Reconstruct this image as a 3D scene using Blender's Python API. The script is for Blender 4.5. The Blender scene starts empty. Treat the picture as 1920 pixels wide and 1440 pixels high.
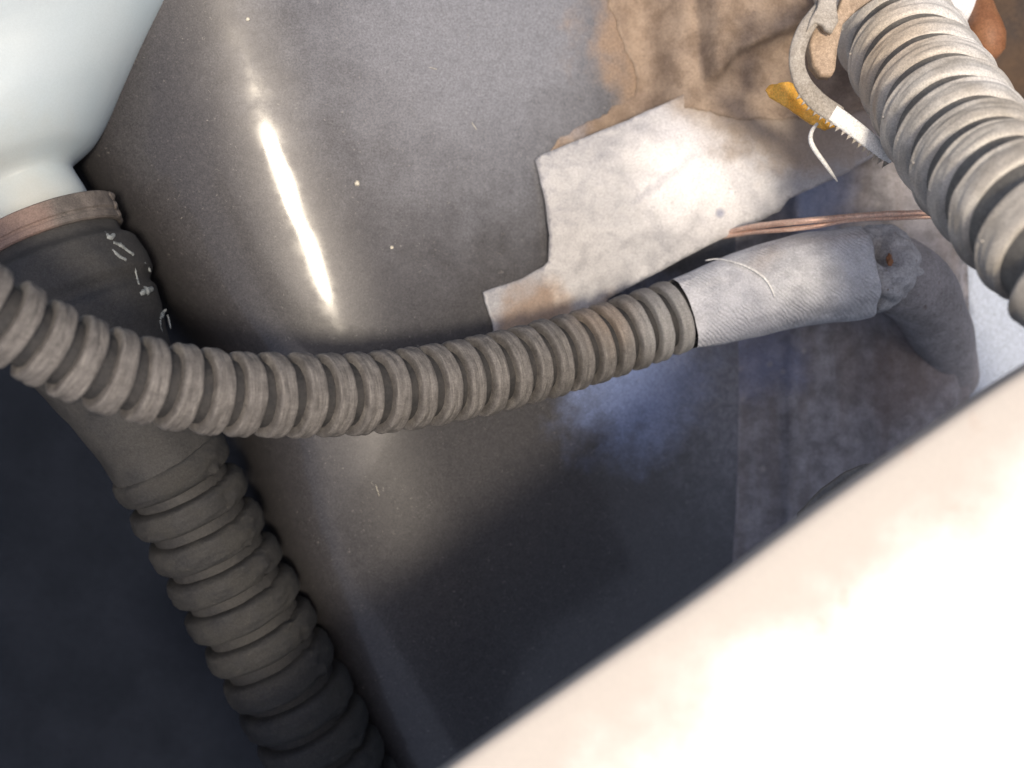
import bpy, bmesh, math, random
from mathutils import Vector, Matrix, noise
from mathutils.geometry import delaunay_2d_cdt
random.seed(7)
SC = bpy.context.scene
COL = SC.collection
V = Vector

# ------------------------------------------------------------------ camera
D = 0.40                 # camera height over the plane z = 0 (metres)
K = 0.29 / 1920.0        # metres per photo pixel on that plane
cd = bpy.data.cameras.new("camera")
cam = bpy.data.objects.new("camera", cd); COL.objects.link(cam)
cam.location = (0, 0, D)
cd.sensor_width = 36; cd.lens = 36 * D / 0.29
cd.clip_start = 0.01; cd.clip_end = 50
cd.dof.use_dof = True; cd.dof.focus_distance = D + 0.005; cd.dof.aperture_fstop = 10
SC.camera = cam

# ------------------------------------------------------------------ light
SUN = V((0.15, -0.12, 0.98)).normalized()
w = bpy.data.worlds.new("World"); SC.world = w; w.use_nodes = True
nt = w.node_tree
sky = nt.nodes.new('ShaderNodeTexSky'); sky.sky_type = 'NISHITA'; sky.sun_disc = False; sky.dust_density = 5.0; sky.ozone_density = 0.3; sky.air_density = 0.8
sky.sun_elevation = math.asin(SUN.z); sky.sun_rotation = math.atan2(SUN.x, SUN.y)
nt.links.new(sky.outputs[0], nt.nodes['Background'].inputs[0])
nt.nodes['Background'].inputs[1].default_value = 0.145
ld = bpy.data.lights.new("sun", 'SUN'); ld.energy = 2.5; ld.angle = math.radians(7); ld.color = (1, 0.87, 0.69)
lo = bpy.data.objects.new("sun", ld); COL.objects.link(lo)
lo.rotation_euler = (-SUN).to_track_quat('-Z', 'Y').to_euler()
SC.view_settings.view_transform = 'Standard'; SC.view_settings.look = 'None'
SC.view_settings.exposure = 0.1; SC.view_settings.gamma = 1

# ------------------------------------------------------------------ placing
def P(px, py, z):
    s = (D - z) / D
    return V(((px - 960) * K * s, -(py - 720) * K * s, z))
def on(px, py, zf, dz=0.0):
    z = -0.03
    for _ in range(12):
        p = P(px, py, z); z = 0.5 * z + 0.5 * (zf(p.x, p.y) + dz)
    return P(px, py, z)
def fbm(p, s, o=3):
    return noise.fractal(V(p) * s, 1.0, 2.0, o)
def sstep(a, b, x):
    t = max(0, min(1, (x - a) / (b - a))); return t * t * (3 - 2 * t)
def lerp(a, b, t): return a + (b - a) * t
def interp(tab, x):
    if x <= tab[0][0]: return tab[0][1]
    for (x0, y0), (x1, y1) in zip(tab, tab[1:]):
        if x <= x1: return lerp(y0, y1, (x - x0) / (x1 - x0))
    return tab[-1][1]

# ------------------------------------------------------------------ objects
def thing(name, label, cat, loc, group=None):
    o = bpy.data.objects.new(name, None); COL.objects.link(o)
    o.location = loc; o.empty_display_size = 0.01
    o['label'] = label; o['category'] = cat
    if group: o['group'] = group
    bpy.context.view_layer.update()
    return o
def obj(name, verts, faces, m, parent=None, smooth=True, uvs=None, root=None):
    """verts in world space; the object's origin goes to its parent's origin or to the mesh centre"""
    if root is None:
        if parent is not None: root = V((0, 0, 0)); q = parent
        else: root = sum((V(v) for v in verts), V()) / len(verts)
        if parent is not None:
            while q is not None: root = root + q.location; q = q.parent
    me = bpy.data.meshes.new(name)
    me.from_pydata([tuple(V(v) - root) for v in verts], [], faces)
    if uvs:
        l = me.uv_layers.new(name="uv")
        for lp in me.loops: l.data[lp.index].uv = uvs[lp.vertex_index]
    me.validate()
    if smooth: me.polygons.foreach_set('use_smooth', [True] * len(me.polygons))
    me.materials.append(m)
    o = bpy.data.objects.new(name, me); COL.objects.link(o)
    if parent is not None: o.parent = parent
    else: o.location = root
    return o
def tag(o, label, cat, group=None):
    o['label'] = label; o['category'] = cat
    if group: o['group'] = group
    return o
def sharp(o, deg=40):
    me = o.data; bm = bmesh.new(); bm.from_mesh(me)
    for e in bm.edges:
        if len(e.link_faces) == 2 and e.calc_face_angle(0) > math.radians(deg): e.smooth = False
    bm.to_mesh(me); bm.free(); return o

# ------------------------------------------------------------------ sweeps
def spline(pts, n=160):
    """Catmull-Rom through control points, resampled evenly; returns (points, cumulative length)"""
    pts = [V(p) for p in pts]
    e = [2 * pts[0] - pts[1]] + pts + [2 * pts[-1] - pts[-2]]
    out = []
    for i in range(1, len(e) - 2):
        a, b, c, d = e[i-1], e[i], e[i+1], e[i+2]
        for k in range(24):
            t = k / 24
            out.append(0.5 * ((2*b) + (c-a)*t + (2*a-5*b+4*c-d)*t*t + (3*b-a-3*c+d)*t**3))
    out.append(pts[-1])
    L = [0]
    for a, b in zip(out, out[1:]): L.append(L[-1] + (b-a).length)
    return out, L
class Path:
    def __init__(s, pts):
        s.p, s.L = spline(pts); s.len = s.L[-1]
        s.T = [(s.p[min(i+1, len(s.p)-1)] - s.p[max(i-1, 0)]).normalized() for i in range(len(s.p))]
        u = V((0, 0, 1)); u = (u - u.dot(s.T[0]) * s.T[0]).normalized(); s.U = []
        for t in s.T:
            u = (u - u.dot(t) * t).normalized(); s.U.append(u)
    def at(s, d):
        if d <= 0: i, f = 0, d / max(1e-9, s.L[1])
        elif d >= s.len: i = len(s.p) - 2; f = 1 + (d - s.len) / (s.L[-1] - s.L[-2])
        else:
            lo_, hi = 0, len(s.L) - 1
            while hi - lo_ > 1:
                m = (lo_ + hi) // 2
                if s.L[m] <= d: lo_ = m
                else: hi = m
            i = lo_; f = (d - s.L[i]) / (s.L[i+1] - s.L[i])
        g = max(0, min(1, f))
        p = s.p[i] + (s.p[i+1] - s.p[i]) * f
        t = (s.T[i].lerp(s.T[i+1], g)).normalized(); u = s.U[i].lerp(s.U[i+1], g)
        u = (u - u.dot(t) * t).normalized()
        return p, t, u, t.cross(u)
def sweep(path, prof, seg=64, wob=None, close=False):
    """prof = [(distance along path, radius)...]; wob(d, angle) -> (d offset, radius offset)"""
    vs, fs, uv = [], [], []
    for d, r in prof:
        for k in range(seg):
            a = 2 * math.pi * k / seg
            dd, rr = (0, 0)
            if wob: dd, rr = wob(d, a)
            p, t, u, v = path.at(d + dd)
            vs.append(p + (u * math.cos(a) + v * math.sin(a)) * (r + rr)); uv.append((a * 0.0127, d))
    n = len(prof)
    for i in range(n - 1 + (1 if close else 0)):
        j = (i + 1) % n
        for k in range(seg):
            k2 = (k + 1) % seg
            fs.append((i*seg+k, j*seg+k, j*seg+k2, i*seg+k2))
    return vs, fs, uv
def join(*ms):
    vs, fs = [], []
    for m in ms:
        o = len(vs); vs += m[0]; fs += [tuple(i + o for i in f) for f in m[1]]
    return vs, fs

# ------------------------------------------------------------------ sheets
def sheet(outline, zf, thick, step, edge_step=None, jit=0.3, space='px', rag=0.0):
    """filled outline (photo pixels on a height function zf(x, y)), with real thickness and side walls"""
    pts = []
    es = edge_step or step
    n = len(outline)
    for i in range(n):
        a = V(outline[i]); b = V(outline[(i+1) % n])
        m = max(1, int((b-a).length / es))
        nn = V((-(b-a).y, (b-a).x)).normalized() if (b-a).length > 0 else V((0, 0))
        for k in range(m):
            q = a + (b-a) * k / m
            if rag: q = q + nn * rag * (fbm((q.x, q.y, 3.1), 0.03, 3) + 0.6 * fbm((q.x, q.y, 9.1), 0.12, 2)) * (0 if k == 0 else 1)
            pts.append(q)
    nb = len(pts)
    xs = [p.x for p in pts]; ys = [p.y for p in pts]
    def inside(x, y):
        c = False; j = nb - 1
        for i in range(nb):
            if (ys[i] > y) != (ys[j] > y) and x < (xs[j]-xs[i])*(y-ys[i])/(ys[j]-ys[i]) + xs[i]: c = not c
            j = i
        return c
    inner = []
    y = min(ys) + step * 0.5
    row = 0
    while y < max(ys):
        x = min(xs) + (0.5 if row % 2 else 1.0) * step
        while x < max(xs):
            q = V((x + random.uniform(-jit, jit)*step, y + random.uniform(-jit, jit)*step))
            if inside(q.x, q.y): inner.append(q)
            x += step
        y += step; row += 1
    near = []
    for q in inner:                       # keep interior points off the border
        ok = True
        for i in range(nb):
            dx = q.x - xs[i]; dy = q.y - ys[i]
            if dx*dx + dy*dy < (0.45*step)**2: ok = False; break
        if ok: near.append(q)
    co = pts + near
    r = delaunay_2d_cdt(co, [(i, (i+1) % nb) for i in range(nb)], [], 1, 1e-6)
    v2, fc = r[0], r[2]
    vs = [on(v.x, v.y, zf) for v in v2]
    # orient up
    f2 = []
    for f in fc:
        a, b, c = vs[f[0]], vs[f[1]], vs[f[2]]
        f2.append(tuple(f) if (b-a).cross(c-a).z > 0 else tuple(reversed(f)))
    N = len(vs)
    bottom = [v - V((0, 0, thick)) for v in vs]
    fs = list(f2) + [tuple(i + N for i in reversed(f)) for f in f2]
    cnt = {}
    for f in f2:
        for i in range(len(f)):
            e = (f[i], f[(i+1) % len(f)]); cnt[e] = 1
    for (a, b) in list(cnt):
        if (b, a) not in cnt: fs.append((b, a, a + N, b + N))
    return vs + bottom, fs

# ------------------------------------------------------------------ materials
class M:
    def __init__(s, name):
        s.m = bpy.data.materials.new(name); s.m.use_nodes = True
        s.t = s.m.node_tree; s.b = s.t.nodes['Principled BSDF']
        g = s.t.nodes.new('ShaderNodeNewGeometry'); s.pos = g.outputs['Position']; s.nrm = g.outputs['Normal']
    def n(s, k, **kw):
        x = s.t.nodes.new(k)
        for a, b in kw.items(): setattr(x, a, b)
        return x
    def link(s, a, b): s.t.links.new(a, b)
    def noise(s, scale, detail=4, rough=0.55, vec=None, stretch=None, dist=0.0):
        x = s.n('ShaderNodeTexNoise'); x.inputs['Scale'].default_value = scale
        x.inputs['Detail'].default_value = detail; x.inputs['Roughness'].default_value = rough
        x.inputs['Distortion'].default_value = dist
        v = vec or s.pos
        if stretch:
            mp = s.n('ShaderNodeMapping'); mp.inputs['Scale'].default_value = stretch; s.link(v, mp.inputs[0]); v = mp.outputs[0]
        s.link(v, x.inputs['Vector']); return x.outputs['Fac']
    def vor(s, scale, feature='F1'):
        x = s.n('ShaderNodeTexVoronoi', feature=feature); x.inputs['Scale'].default_value = scale
        s.link(s.pos, x.inputs['Vector']); return x.outputs['Distance']
    def ramp(s, f, a, b, lo_=0.0, hi=1.0):
        x = s.n('ShaderNodeMapRange', interpolation_type='SMOOTHSTEP')
        for i, v in enumerate((a, b, lo_, hi)): x.inputs[i+1].default_value = v
        s.link(f, x.inputs[0]); return x.outputs[0]
    def mix(s, f, a, b):
        x = s.n('ShaderNodeMix', data_type='RGBA')
        for inp, v in ((x.inputs[0], f), (x.inputs[6], a), (x.inputs[7], b)):
            if isinstance(v, (int, float)): inp.default_value = v
            elif isinstance(v, tuple): inp.default_value = (*v, 1)
            else: s.link(v, inp)
        return x.outputs[2]
    def math(s, op, a, b=0.0, clamp=False):
        x = s.n('ShaderNodeMath', operation=op); x.use_clamp = clamp
        for i, v in enumerate((a, b)):
            if isinstance(v, (int, float)): x.inputs[i].default_value = v
            else: s.link(v, x.inputs[i])
        return x.outputs[0]
    def blob(s, px, py, z, r0, r1, wob=0.25):
        """soft patch (dust, stain, painted-in light) around a point, with a noisy border; radii in photo pixels"""
        c = on(px, py, z) if callable(z) else P(px, py, z)
        x = s.n('ShaderNodeVectorMath', operation='DISTANCE'); s.link(s.pos, x.inputs[0]); x.inputs[1].default_value = tuple(c)
        d = s.math('ADD', x.outputs['Value'], s.math('MULTIPLY', s.math('SUBTRACT', s.noise(90, 5, 0.6), 0.5), wob * r1 * K * 2))
        return s.ramp(d, r0 * K, r1 * K, 1.0, 0.0)
    def bump(s, h, dist, strength=1.0, prev=None):
        x = s.n('ShaderNodeBump'); x.inputs['Distance'].default_value = dist; x.inputs['Strength'].default_value = strength
        s.link(h, x.inputs['Height'])
        if prev is not None: s.link(prev, x.inputs['Normal'])
        return x.outputs[0]
    def done(s, col, rough, nrm=None, grain=0.22, **kw):
        if grain and not isinstance(col, tuple):
            g = s.noise(1900, 3, 0.75); g2 = s.noise(5200, 2, 0.6)
            f = s.math('ADD', s.ramp(g, 0.3, 0.7, 1 - grain, 1 + grain), s.ramp(g2, 0.3, 0.7, -grain * 0.5, grain * 0.5))
            x = s.n('ShaderNodeVectorMath', operation='SCALE'); s.link(col, x.inputs[0]); s.link(f, x.inputs['Scale']); col = x.outputs[0]
            nrm = s.bump(g, 0.00006, 0.8, nrm)
        for inp, v in ((s.b.inputs['Base Color'], col), (s.b.inputs['Roughness'], rough)):
            if isinstance(v, tuple): inp.default_value = (*v, 1)
            elif isinstance(v, (int, float)): inp.default_value = v
            else: s.link(v, inp)
        if nrm is not None: s.link(nrm, s.b.inputs['Normal'])
        for k, v in kw.items():
            i = s.b.inputs[k.replace('_', ' ')]
            if isinstance(v, (int, float, tuple)): i.default_value = v
            else: s.link(v, i)
        return s.m
def grimy(name, a, b, scale=120, rough=0.6, bumpd=0.0003, fine=900, c=None, cth=(0.62, 0.7), spec=0.4):
    m = M(name)
    col = m.mix(m.ramp(m.noise(scale, 6, 0.62), 0.35, 0.68), a, b)
    if c: col = m.mix(m.ramp(m.noise(scale * 2.3, 5, 0.6), *cth), col, c)
    f = m.noise(fine, 4, 0.7)
    col = m.mix(m.ramp(f, 0.3, 0.75, 0, 0.35), col, tuple(min(1, x * 1.7) for x in b))
    nr = m.bump(f, bumpd * 0.4, 0.7, m.bump(m.noise(scale * 1.5, 5), bumpd, 0.8))
    return m.done(col, m.ramp(m.noise(scale, 3), 0.3, 0.7, rough - 0.08, rough + 0.12), nr, Specular_IOR_Level=spec)

# ================================================================== THE SETTING
# pit below everything, its deep shade put into a near-black bluish colour
m = M("pit shade")
mat_pit = m.done(m.mix(m.ramp(m.noise(30, 4), 0.3, 0.7), (0.011, 0.0140, 0.0215), (0.014, 0.0175, 0.027)), 0.9, m.bump(m.noise(200, 4), 0.0005), 0.5, Specular_IOR_Level=0.0)
def grid(x0, x1, y0, y1, nx, ny, zf):
    vs = [V((lerp(x0, x1, i/nx), lerp(y0, y1, j/ny), 0)) for j in range(ny+1) for i in range(nx+1)]
    for v in vs: v.z = zf(v.x, v.y)
    fs = [(j*(nx+1)+i, j*(nx+1)+i+1, (j+1)*(nx+1)+i+1, (j+1)*(nx+1)+i) for j in range(ny) for i in range(nx)]
    return vs, fs
vs, fs = grid(-0.5, 0.5, -0.5, 0.5, 40, 40, lambda x, y: -0.30 + 0.006 * fbm((x, y, 0), 12))
fl = obj("bay_floor", vs, fs, mat_pit); fl['kind'] = 'structure'
# unseen side wall left of the pit, added to keep light out of it
def slab(x0, x1, y0, y1, z0, z1, bev=0.004):
    bm = bmesh.new(); bmesh.ops.create_cube(bm, size=1)
    for v in bm.verts:
        v.co = V((lerp(x0, x1, v.co.x+.5), lerp(y0, y1, v.co.y+.5), lerp(z0, z1, v.co.z+.5)))
    bmesh.ops.bevel(bm, geom=bm.edges[:], offset=bev, segments=3, affect='EDGES')
    vs = [v.co.copy() for v in bm.verts]; bm.verts.index_update(); fs = [tuple(v.index for v in f.verts) for f in bm.faces]; bm.free()
    return vs, fs
vs, fs = slab(-0.30, -0.255, -0.42, 0.10, -0.26, 0.02)
bw = obj("bay_shade_wall", vs, fs, mat_pit); bw['kind'] = 'structure'

# ------------------------------------------------------------------ big dark canister
O = P(540, 350, -0.035)
TD = V((0.307, -0.952)); CD = V((0.952, 0.307))
def zb(x, y):
    q = V((x - O.x, y - O.y)); c = q.dot(CD); t = q.dot(TD)
    f = -0.108 * c
    if c > 0.02: f -= 0.02**2 / 0.15 + (c - 0.02) * 0.02 / 0.075 + (c - 0.02)**2 / (2*3.0)
    else: f -= c*c / (2*0.075)
    g = -0.168 * t - t*t / (2 * 4.5)
    if t > 0.08: g -= (t - 0.08)**2 / (2*0.8)
    ce = interp([(-0.10, -0.055), (-0.03, -0.047), (0.02, -0.030), (0.045, -0.0165), (0.07, -0.017), (0.10, -0.022), (0.2, -0.028)], t)
    e = max(0, ce - c)
    z = O.z + f + g - 26 * e * e
    return max(z, -0.25) + 0.0005 * noise.noise(V((x, y, 0)) * 22) + 0.00011 * noise.noise(V((x, y, 3)) * 85)
m = M("dusty black enamel")
n1 = m.noise(420, 6, 0.72); n2 = m.noise(34, 5, 0.6); n3 = m.noise(1500, 3, 0.7)
base = m.mix(m.ramp(n1, 0.3, 0.75), (0.038, 0.037, 0.040), (0.052, 0.050, 0.053))
base = m.mix(m.ramp(n3, 0.45, 0.75, 0, 0.35), base, (0.085, 0.08, 0.078))
d1 = m.math('MULTIPLY', m.blob(900, 20, zb, 120, 620), m.ramp(n1, 0.25, 0.75, 0.75, 1.0))
base = m.mix(m.math('MULTIPLY', d1, 0.85), base, (0.26, 0.27, 0.30))  # grey dust, with sky reflection painted in toward the top
d2 = m.math('MULTIPLY', m.blob(640, 250, zb, 60, 560), m.ramp(n1, 0.3, 0.75, 0.45, 0.7))
base = m.mix(m.math('MULTIPLY', d2, 0.35), base, (0.16, 0.15, 0.15))
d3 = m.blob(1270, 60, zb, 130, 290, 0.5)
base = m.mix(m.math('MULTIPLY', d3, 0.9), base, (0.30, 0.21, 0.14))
sky_refl = m.blob(1200, 700, zb, 30, 270, 0.45)
base = m.mix(m.math('MULTIPLY', sky_refl, m.ramp(n1, 0.2, 0.8, 0.55, 0.9)), base, (0.22, 0.29, 0.52))  # reflection of the blue sky painted into the base colour
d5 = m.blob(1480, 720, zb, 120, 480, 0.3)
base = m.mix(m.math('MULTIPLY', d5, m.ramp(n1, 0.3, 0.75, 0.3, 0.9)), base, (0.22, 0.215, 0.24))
sp = m.ramp(m.noise(900, 2, 0.6, dist=1.5), 0.66, 0.74); sp = m.math('MULTIPLY', sp, m.ramp(m.noise(45, 3), 0.35, 0.7, 0.15, 1.0))
base = m.mix(m.math('MULTIPLY', sp, 0.5), base, (0.42, 0.40, 0.36))
nr = m.bump(n3, 0.00003, 0.6, m.bump(n1, 0.00007, 0.5))
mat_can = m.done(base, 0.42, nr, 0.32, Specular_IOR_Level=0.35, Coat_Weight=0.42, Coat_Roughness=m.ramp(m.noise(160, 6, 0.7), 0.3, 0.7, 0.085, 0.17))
# built in canister coordinates, closed underneath
vs, fs = [], []
NC, NT = 130, 120
for j in range(NT+1):
    t = lerp(-0.14, 0.24, j/NT)
    for i in range(NC+1):
        c = lerp(-0.11, 0.19, i/NC)
        x = O.x + CD.x*c + TD.x*t; y = O.y + CD.y*c + TD.y*t
        vs.append(V((x, y, zb(x, y))))
fs = [(j*(NC+1)+i, (j+1)*(NC+1)+i, (j+1)*(NC+1)+i+1, j*(NC+1)+i+1) for j in range(NT) for i in range(NC)]
rim = [i for i in range(NC+1)] + [(j)*(NC+1)+NC for j in range(1, NT+1)] + [NT*(NC+1)+i for i in range(NC-1, -1, -1)] + [j*(NC+1) for j in range(NT-1, 0, -1)]
b0 = len(vs)
for r in rim: vs.append(V((vs[r].x, vs[r].y, -0.255)))
for k in range(len(rim)):
    k2 = (k+1) % len(rim); fs.append((rim[k], rim[k2], b0+k2, b0+k))
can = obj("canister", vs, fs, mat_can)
tag(can, "large rounded black canister with a warm streak of sun, behind the corrugated conduit", "canister")

# crumbs lying on the canister
mat_crumb = grimy("pale grit", (0.5, 0.45, 0.36), (0.65, 0.6, 0.5), 800, 0.7, 0.0002)
def lump(p, r, seed, sq=(1, 1, 0.7), sub=2, amp=0.35):
    bm = bmesh.new(); bmesh.ops.create_icosphere(bm, subdivisions=sub, radius=1)
    vs = []
    for v in bm.verts:
        k = 1 + amp * noise.noise(v.co * 1.3 + V((seed, seed * 2, 0)))
        vs.append(p + V((v.co.x*sq[0], v.co.y*sq[1], v.co.z*sq[2])) * r * k)
    bm.verts.index_update(); fs = [tuple(v.index for v in f.verts) for f in bm.faces]; bm.free()
    return vs, fs
for i, (px, py, r, lb) in enumerate([(670, 344, 5.5, "larger pale crumb of grit on the black canister right of the streak"),
                                 (735, 464, 3.6, "small pale crumb of grit low on the black canister"),
                                 (465, 36, 4, "pale crumb of grit on the canister above the streak near the reservoir")]):
    p = on(px, py, zb); a, b = lump(p + V((0, 0, r*K*0.3)), r * K, i)
    tag(obj("grit_crumb", a, b, mat_crumb), lb, "crumb", "crumbs of grit on the canister")

for i, (px, py, an, L_, lb) in enumerate([(889, 236, 70, 16, "short pale lint fibre on the canister between streak and pale sheet"),
                                     (708, 920, 84, 22, "faint upright lint fibre low on the canister under the conduit"),
                                     (812, 128, 20, 12, "tiny pale lint fibre in the grey dust near the top of the canister")]):
    dx, dy = math.cos(math.radians(an)) * L_, math.sin(math.radians(an)) * L_
    p_ = Path([on(px + dx*t_ + 2*math.sin(3*t_), py + dy*t_, zb, 0.0003) for t_ in (-0.5, -0.2, 0.15, 0.5)])
    a, b, _ = sweep(p_, [(0, 0.00002)] + [(p_.len*k/8, 0.55*K) for k in range(1, 8)] + [(p_.len, 0.00002)], 6)
    tag(obj("lint_fibre", a, b, mat_crumb), lb, "fibre", "lint caught on the canister")

# ------------------------------------------------------------------ ribbed rear panel (right of the canister)
def zpanel(x, y):
    px = x / K / (1 + 0.088/D) + 960; py = -y / K / (1 + 0.088/D) + 720
    z = -0.092 - 0.00002 * (py - 500)
    z += 0.0025 * sstep(1475, 1492, px) - 0.0022 * sstep(1494, 1530, px)
    z += 0.0045 * sstep(1600, 1690, px) - 0.003 * sstep(1730, 1800, px)
    z -= 0.010 * sstep(1800, 1826, px)
    z += 0.0007 * fbm((x, y * 0.4, 2), 90)
    return lerp(zb(x, y) - 0.0012, max(z, zb(x, y) + 0.001), sstep(1340, 1500, px))
m = M("weathered grey panel")
n1 = m.noise(160, 6, 0.65); n2 = m.noise(60, 4, 0.6, stretch=(2.2, 0.35, 1))
col = m.mix(m.ramp(n1, 0.3, 0.72), (0.17, 0.16, 0.165), (0.33, 0.315, 0.33))
col = m.mix(m.math('MULTIPLY', m.ramp(n2, 0.45, 0.65), 0.35), col, (0.14, 0.11, 0.095))
col = m.mix(m.math('MULTIPLY', m.blob(1700, 700, -0.088, 40, 190, 0.4), 0.45), col, (0.13, 0.085, 0.065))
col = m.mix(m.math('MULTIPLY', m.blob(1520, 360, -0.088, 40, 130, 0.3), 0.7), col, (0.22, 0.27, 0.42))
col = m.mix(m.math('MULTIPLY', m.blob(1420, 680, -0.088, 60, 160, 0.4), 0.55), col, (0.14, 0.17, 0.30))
sp = m.math('MULTIPLY', m.ramp(m.vor(170), 0.10, 0.28, 1.0, 0.0), m.ramp(m.noise(60, 2), 0.52, 0.66))
col = m.mix(m.math('MULTIPLY', sp, 0.55), col, (0.40, 0.37, 0.34))
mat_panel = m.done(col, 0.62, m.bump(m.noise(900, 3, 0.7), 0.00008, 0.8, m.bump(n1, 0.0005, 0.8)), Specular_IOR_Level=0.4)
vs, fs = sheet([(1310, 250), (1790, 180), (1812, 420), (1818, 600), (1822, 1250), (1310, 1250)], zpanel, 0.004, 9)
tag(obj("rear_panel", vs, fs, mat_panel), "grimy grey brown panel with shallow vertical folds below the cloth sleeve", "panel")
# white painted sheet at the right edge, sky blue put into its colour
mat_side = grimy("sky-tinted white paint", (0.34, 0.39, 0.49), (0.38, 0.43, 0.52), 40, 0.5, 0.0001, 700)
vs, fs = sheet([(1800, 330), (2150, 330), (2150, 1050), (1800, 1050)], lambda x, y: -0.112 + 0.001 * fbm((x, y, 5), 20), 0.003, 30)
tag(obj("side_panel", vs, fs, mat_side), "smooth white panel with painted-in sky blue at the right edge beside the grimy panel", "panel")
# dark brown backing in the top right corner
mat_back = grimy("dark brown grime", (0.035, 0.026, 0.022), (0.085, 0.055, 0.035), 50, 0.8, 0.001)
vs, fs = sheet([(1560, -250), (2200, -250), (2200, 345), (1560, 345)], lambda x, y: -0.125 + 0.006 * fbm((x, y, 1), 25), 0.004, 20)
tag(obj("corner_panel", vs, fs, mat_back), "dark brown grimy panel in the corner behind the pale corrugated hose", "panel")
mat_or = grimy("rust orange rubber", (0.20, 0.085, 0.04), (0.27, 0.13, 0.065), 90, 0.55, 0.0002)
pth = Path([P(1842, -5, -0.05), P(1845, 40, -0.048), P(1850, 80, -0.046), P(1852, 122, -0.05)])
prof = [(0.0, 0.0022), (0.002, 0.0034), (0.006, 0.0044), (0.010, 0.0056), (0.014, 0.0062), (0.018, 0.0056), (0.0205, 0.0036), (0.0215, 0.0008)]
a, b, _ = sweep(pth, [(0, 0.0001)] + prof + [(0.0217, 0.00005)], 32)
tag(obj("rubber_bulb", a, b, mat_or), "rust orange teardrop bulb in the top right corner behind the pale hose", "bulb")

# ------------------------------------------------------------------ brown crumpled insulation (top centre-right)
def zpad(x, y):
    px = x / K / (1 + 0.057/D) + 960; py = -y / K / (1 + 0.057/D) + 720
    z = -0.0622 - 0.000018 * (px - 1003)
    z += 0.0035 * math.exp(-(((px-1330)/230)**2 + ((py-290)/120)**2))
    z -= 0.000028 * max(0, py - 430)
    # shallow crease from (1345,255) to (1185,380)
    q = (px - 1265) * 0.615 + (py - 318) * 0.788
    along = -(px - 1265) * 0.788 + (py - 318) * 0.615
    if abs(along) < 120: z += 0.0009 * sstep(-3, 3, q + 5*fbm((along*0.03, 0, 0), 1)) * sstep(120, 60, abs(along))
    z += 0.0007 * fbm((x, y, 7), 60) + 0.00025 * fbm((x, y, 9), 260)
    return max(z, zb(x, y) + 0.0016)
def zmat(x, y):
    px = x / K / (1 + 0.06/D) + 960; py = -y / K / (1 + 0.06/D) + 720
    z = -0.0600 - 0.000018 * (px - 1003)
    # long ridge from (1225,0) to (1300,180)
    xr = lerp(1222, 1300, py / 180); z += 0.0042 * math.exp(-((px - xr) / 17)**2) - 0.003 * math.exp(-((px - xr - 38) / 22)**2)
    # flap whose lower edge runs (1380,100) -> (1500,40), with a nose at (1350,130)
    ye = interp([(1100, 190), (1270, 175), (1350, 140), (1385, 98), (1440, 72), (1500, 48), (1600, 20)], px)
    z += 0.0062 * sstep(ye + 3, ye - 5, py) * sstep(1290, 1350, px)
    z += 0.003 * math.exp(-((px - 1355 + (py-60)*0.1) / 22)**2) * sstep(170, 120, py)
    z += 0.0018 * fbm((x, y, 1), 55) + 0.0009 * fbm((x, y, 3), 160) + 0.0003 * fbm((x, y, 3), 520, 2)
    b_ = zb(x, y) + 0.0004
    z = lerp(b_, max(z, b_ + 0.001), sstep(1200, 1340, px + 0.4 * max(0, py - 150)))
    q = zpad(x, y) + 0.0005
    zz = lerp(q, max(z, q), sstep(0, 45, interp([(1230, 178), (1290, 200), (1400, 222), (1620, 205)], px) - py))
    z = lerp(z, zz, sstep(1215, 1320, px))
    return z
m = M("brown dusty insulation")
n1 = m.noise(130, 6, 0.65)
col = m.mix(m.ramp(n1, 0.3, 0.7), (0.23, 0.17, 0.125), (0.38, 0.295, 0.225))
col = m.mix(m.math('MULTIPLY', m.ramp(m.noise(48, 4), 0.48, 0.66), 0.5), col, (0.20, 0.15, 0.12))
col = m.mix(m.blob(1090, 190, -0.055, 60, 130, 0.5), col, (0.27, 0.27, 0.30))
mat_brown = m.done(col, 0.85, m.bump(m.noise(700, 4, 0.7), 0.0003, 0.8, m.bump(n1, 0.0008, 0.9)), Specular_IOR_Level=0.2)
vs, fs = sheet([(1150, -120), (1140, 0), (1160, 60), (1180, 110), (1195, 145), (1190, 180), (1130, 215), (1080, 240), (1045, 262), (1030, 284), (1060, 290), (1160, 246), (1240, 210), (1290, 202), (1400, 224), (1500, 224), (1620, 206), (1700, 190), (1700, -120)], zmat, 0.0003, 7, rag=6)
tag(obj("insulation_mat", vs, fs, mat_brown), "crumpled brown dusty insulation above the pale sheet", "insulation")

# ------------------------------------------------------------------ pale torn sheet
m = M("pale dusty sheet")
n1 = m.noise(110, 6, 0.62); n2 = m.noise(420, 5, 0.7)
col = m.mix(m.ramp(n1, 0.3, 0.7), (0.29, 0.29, 0.305), (0.38, 0.375, 0.385))
col = m.mix(m.math('MULTIPLY', m.blob(1320, 300, zpad, 30, 230, 0.3), 0.8), col, (0.84, 0.82, 0.82))  # bright glare in the middle of the sheet painted in as white
col = m.mix(m.math('MULTIPLY', m.blob(1040, 480, zpad, 40, 210, 0.4), 0.6), col, (0.27, 0.26, 0.26))
col = m.mix(m.math('MULTIPLY', m.blob(1010, 610, zpad, 60, 120, 0.4), 0.9), col, (0.28, 0.20, 0.145))
col = m.mix(m.math('MULTIPLY', m.blob(1150, 590, zpad, 30, 75, 0.4), 0.8), col, (0.25, 0.18, 0.13))
col = m.mix(m.math('MULTIPLY', m.blob(1460, 120, zpad, 100, 185, 0.4), 0.95), col, (0.34, 0.235, 0.155))
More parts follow.
